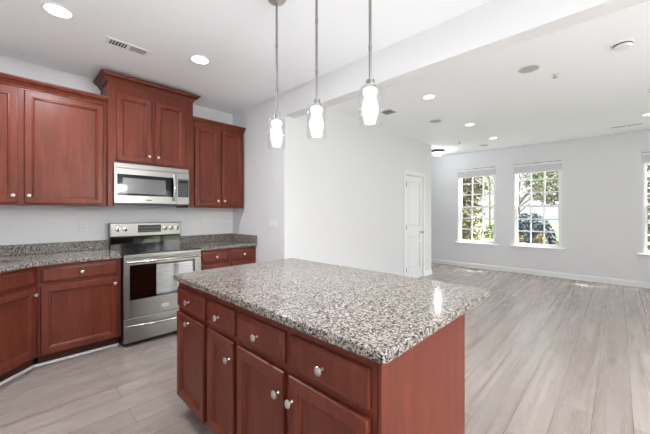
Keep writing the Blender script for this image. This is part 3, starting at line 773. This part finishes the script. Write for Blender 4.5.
# hall flush light
e = empty('flush_light', (6.95, 3.035, C), 0, 'flush dome ceiling light with dark rim at the hallway corner', 'ceiling light')
MB().lathe([(0.132, -0.0005), (0.136, -0.034), (0.132, -0.040), (0.110, -0.040)], 'Z', n=36, cap=False).obj('rim', BRONZE, e)
MB().lathe([(0.128, -0.038), (0.124, -0.075), (0.102, -0.112), (0.062, -0.138), (0.013, -0.146)], 'Z', n=36).obj('dome', DOME, e)
MB().lathe([(0.012, -0.146), (0.014, -0.154), (0.008, -0.166), (0.001, -0.170)], 'Z', n=16).obj('finial', BRONZE, e)
lamp_light(e, 'bulb', 'POINT', 10.0, (0, 0, -0.19), 0.05)

# ------------------------------------------------------------------ switches and outlets
def plate(name, loc, rz, w, h, label, cat, group, rockers):
    e = empty(name, loc, rz, label, cat, group)
    MB().box(-w/2, w/2, -0.006, -0.0005, -h/2, h/2, 0.0025).obj('plate', WHITE, e)
    for k in range(rockers):
        x = (k-(rockers-1)/2)*0.046
        MB().box(x-0.0165, x+0.0165, -0.0085, -0.0058, -0.033, 0.033, 0.001).obj('rocker', TRIM, e)
    if rockers == 0:
        for z in (-0.020, 0.020):
            s_ = MB().box(-0.0165, 0.0165, -0.0075, -0.0058, z-0.014, z+0.014, 0.003).obj('socket', WHITE, e)
            m = MB(); m.box(-0.007, -0.0045, -0.0078, -0.0072, z-0.004, z+0.006); m.box(0.0045, 0.007, -0.0078, -0.0072, z-0.004, z+0.006); m.box(-0.002, 0.002, -0.0078, -0.0072, z-0.011, z-0.007)
            m.obj('slots', OUTLINE, s_, smooth=False)
    return e
plate('light_switch', (XS, 3.130, 1.190), -PI/2, 0.165, 0.118, 'triple white rocker switch plate on the grey side wall', 'light switch', None, 3)
GO = 'white wall outlets'
plate('wall_outlet', (0.548, YR, 1.175), 0, 0.074, 0.118, 'white outlet above the counter left of the stove', 'outlet', GO, 0)
plate('wall_outlet', (1.884, YR, 1.185), 0, 0.074, 0.118, 'white outlet above the counter right of the stove', 'outlet', GO, 0)
plate('wall_outlet', (XW, 0.210, 0.470), -PI/2, 0.074, 0.118, 'white outlet low on the wall between middle and right windows', 'outlet', GO, 0)
plate('wall_outlet', (XW, 2.170, 0.330), -PI/2, 0.074, 0.118, 'white outlet low under the window nearest the hallway', 'outlet', GO, 0)

# ------------------------------------------------------------------ outdoors
GZ = -0.45
def noise_mat(name, stops, scale, rough=0.9):
    m = mat(name, stops[0][1], rough, spec=0.1)
    mp = coords(m, (1, 1, 1), True); n = N(m, 'ShaderNodeTexNoise', Scale=scale, Detail=5.0); L(m, mp.outputs[0], n.inputs['Vector'])
    r = ramp(m, stops); L(m, n.outputs['Fac'], r.inputs[0]); L(m, r.outputs[0], P(m).inputs['Base Color']); return m
LAWN = noise_mat('lawn', [(0.3, (84, 100, 60)), (0.7, (122, 136, 86))], 3.0)
ROAD = noise_mat('road', [(0.3, (176, 176, 178)), (0.7, (196, 196, 197))], 1.0)
BARK = noise_mat('bark', [(0.3, (82, 70, 60)), (0.7, (124, 110, 98))], 14.0)
def leaf_mat(name, a, b):
    m = mat(name, a, 0.6, spec=0.2)
    g = N(m, 'ShaderNodeNewGeometry'); r = ramp(m, [(0.0, a), (1.0, b)]); L(m, g.outputs['Random Per Island'], r.inputs[0]); L(m, r.outputs[0], P(m).inputs['Base Color']); return m
CONCRETE = noise_mat('bounce_concrete', [(0.3, (205, 204, 202)), (0.7, (222, 221, 219))], 2.0)
OLIVE = leaf_mat('olive_leaves', (66, 66, 46), (134, 128, 98))
DARKLEAF = leaf_mat('dark_leaves', (40, 48, 54), (78, 86, 92))
HEDGELEAF = leaf_mat('hedge_leaves', (70, 60, 44), (134, 124, 94))
GREENLEAF = leaf_mat('green_leaves', (62, 72, 52), (112, 118, 88))
tag(MB().box(-30, 80, -60, 60, GZ-0.2, GZ).obj('lawn', LAWN, smooth=False), 'green lawn outside the windows', 'lawn', kind='structure')
tag(MB().box(31, 36, -55, 55, GZ+0.005, GZ+0.04).obj('street', ROAD, smooth=False), 'pale street beyond the lawn', 'street', kind='structure')
tag(MB().box(-6, 10, -9.0, YB-T-0.005, GZ+0.005, -0.10).obj('patio', CONCRETE, smooth=False), 'pale concrete patio added outside the back door to bounce light', 'patio', kind='structure')  # bright slab added to bounce sunlight up to the ceiling
def leaves(mb, c, rad, n, size, hollow=0.35):
    bm = mb.bm
    for _ in range(n):
        while True:
            d = Vector((random.uniform(-1, 1), random.uniform(-1, 1), random.uniform(-1, 1)))
            if hollow**2 < d.length_squared <= 1: break
        p = Vector((c[0]+d.x*rad[0], c[1]+d.y*rad[1], c[2]+d.z*rad[2]))
        a = Vector((random.gauss(0, 1), random.gauss(0, 1), random.gauss(0, 1))).normalized(); b = a.orthogonal().normalized()
        s_ = size*random.uniform(0.6, 1.3)
        bm.faces.new([bm.verts.new(p+a*s_), bm.verts.new(p+b*s_*0.5), bm.verts.new(p-a*s_), bm.verts.new(p-b*s_*0.5)])
def tree(name, x, y, h, crowns, lm, label, n, size, trunk_r=0.09, branches=6, cat='tree', group='trees outside the windows', spread=1.2):
    e = empty(name, (x, y, GZ), 0, label, cat, group)
    m = MB(); m.tube([(0, 0, 0), (0.03, 0.02, h*0.35), (-0.02, 0.03, h*0.7), (0, 0, h*0.92)], [trunk_r, trunk_r*0.8, trunk_r*0.5, trunk_r*0.15], 8)
    for k in range(branches):
        a = 2*PI*k/branches+random.uniform(-0.4, 0.4); z = h*random.uniform(0.25, 0.7); rr = spread*random.uniform(0.6, 1.0)
        m.tube([(0, 0, z), (rr*0.5*math.cos(a), rr*0.5*math.sin(a), z+h*0.10), (rr*math.cos(a), rr*math.sin(a), z+h*0.17)], [trunk_r*0.5, trunk_r*0.3, trunk_r*0.08], 6)
        a2 = a+random.uniform(-0.7, 0.7)
        m.tube([(rr*0.5*math.cos(a), rr*0.5*math.sin(a), z+h*0.10), (rr*0.6*math.cos(a)+0.5*math.cos(a2), rr*0.6*math.sin(a)+0.5*math.sin(a2), z+h*0.20)], [trunk_r*0.22, trunk_r*0.06], 5)
    m.obj('trunk', BARK, e)
    m = MB(); tot = sum(c[3] for c in crowns)
    for cx, cy, cz, wt, rx, ry, rz in crowns: leaves(m, (cx, cy, cz), (rx, ry, rz), int(n*wt/tot), size)
    m.obj('foliage', lm, e, smooth=False); return e
def shrub(name, x, y, blobs, lm, label, n, size, cat='shrub', group=None, hollow=0.5):
    e = empty(name, (x, y, GZ), 0, label, cat, group)
    m = MB(); m.tube([(0, 0, 0), (0, 0, 0.5)], [0.03, 0.015], 6); m.tube([(0, 0, 0.1), (0.15, 0.1, 0.5)], [0.02, 0.01], 6); m.obj('stem', BARK, e)
    m = MB()
    for cx, cy, cz, rx, ry, rz in blobs: leaves(m, (cx, cy, cz), (rx, ry, rz), n//len(blobs), size, hollow)
    m.obj('foliage', lm, e, smooth=False); return e
tree('leafy_tree', 11.4, 3.98, 4.6, [(0, 0, 1.7, 3, 0.75, 0.62, 1.6), (0.1, -0.1, 3.4, 3, 0.85, 0.75, 1.4)], OLIVE, 'olive green leafy tree filling the left of the far window', 4200, 0.085, 0.07, 7, spread=0.7)
tree('slender_tree', 42.0, 11.6, 6.5, [(0, 0, 5.4, 2, 1.2, 1.0, 1.4)], GREENLEAF, 'slender distant trunk at the right of the far window', 500, 0.10, 0.14, 4)
tree('bare_tree', 15.2, 3.05, 5.4, [(0, -0.6, 4.3, 2, 1.7, 1.5, 0.7), (0.2, -1.2, 3.3, 1.0, 0.9, 0.9, 0.6), (0, -0.3, 2.9, 0.5, 1.0, 0.9, 0.6)], GREENLEAF, 'spreading thin branched tree behind the dark bush, middle window', 1700, 0.06, 0.055, 18, spread=1.5)
tree('bare_tree', 19.0, 2.0, 5.0, [(0, 0, 3.6, 2, 1.6, 1.6, 1.6)], OLIVE, 'olive tree farther off at the right of the middle window', 2200, 0.12, 0.10, 7)
tree('leafy_tree', 13.0, -1.15, 5.2, [(0, 0, 3.4, 3, 1.2, 1.2, 1.9), (0, 0.2, 1.5, 2, 1.0, 0.9, 1.0)], OLIVE, 'leafy tree seen through the window cut by right edge', 3000, 0.09, 0.08, 7)
shrub('round_bush', 10.9, 1.93, [(0, 0, 0.95, 0.62, 0.66, 0.82), (-0.1, -0.25, 0.6, 0.6, 0.55, 0.6)], DARKLEAF, 'dark blue green rounded bush behind the middle window', 9000, 0.055)
for i, (y, lab) in enumerate(((0.93, 'brownish low hedge shrub at the right below the middle window'), (1.42, 'brownish low hedge shrub at the centre below the middle window'), (1.91, 'brownish low hedge shrub at the left below the middle window'))):
    shrub('hedge_shrub', 9.3, y, [(0, 0, 0.63, 0.26, 0.185, 0.63)], HEDGELEAF, lab, 1900, 0.045, 'hedge', 'low hedge shrubs outside', 0.4)
for i, (y, hh) in enumerate(((6.2, 1.1), (8.7, 1.25), (11.2, 1.0))):
    shrub('hedge_shrub', 24+0.6*i, y, [(0, 0, hh*0.45, 0.7, 1.1, hh*0.5)], GREENLEAF, ['distant green hedge shrub right of the leafy tree', 'distant green hedge shrub behind the leafy tree', 'distant green hedge shrub left of the leafy tree'][i], 700, 0.11, 'hedge', 'distant hedge shrubs', 0.4)
for i, (x, y) in enumerate(((3.0, -11.5), (5.6, -12.5))):
    tree('garden_tree', x, y, 3.6, [(0, 0, 2.2, 1, 1.2, 0.9, 1.3)], GREENLEAF, ['garden tree behind the camera, mirrored in the oven window', 'second garden tree behind the camera'][i], 1200, 0.12, 0.09, 5)
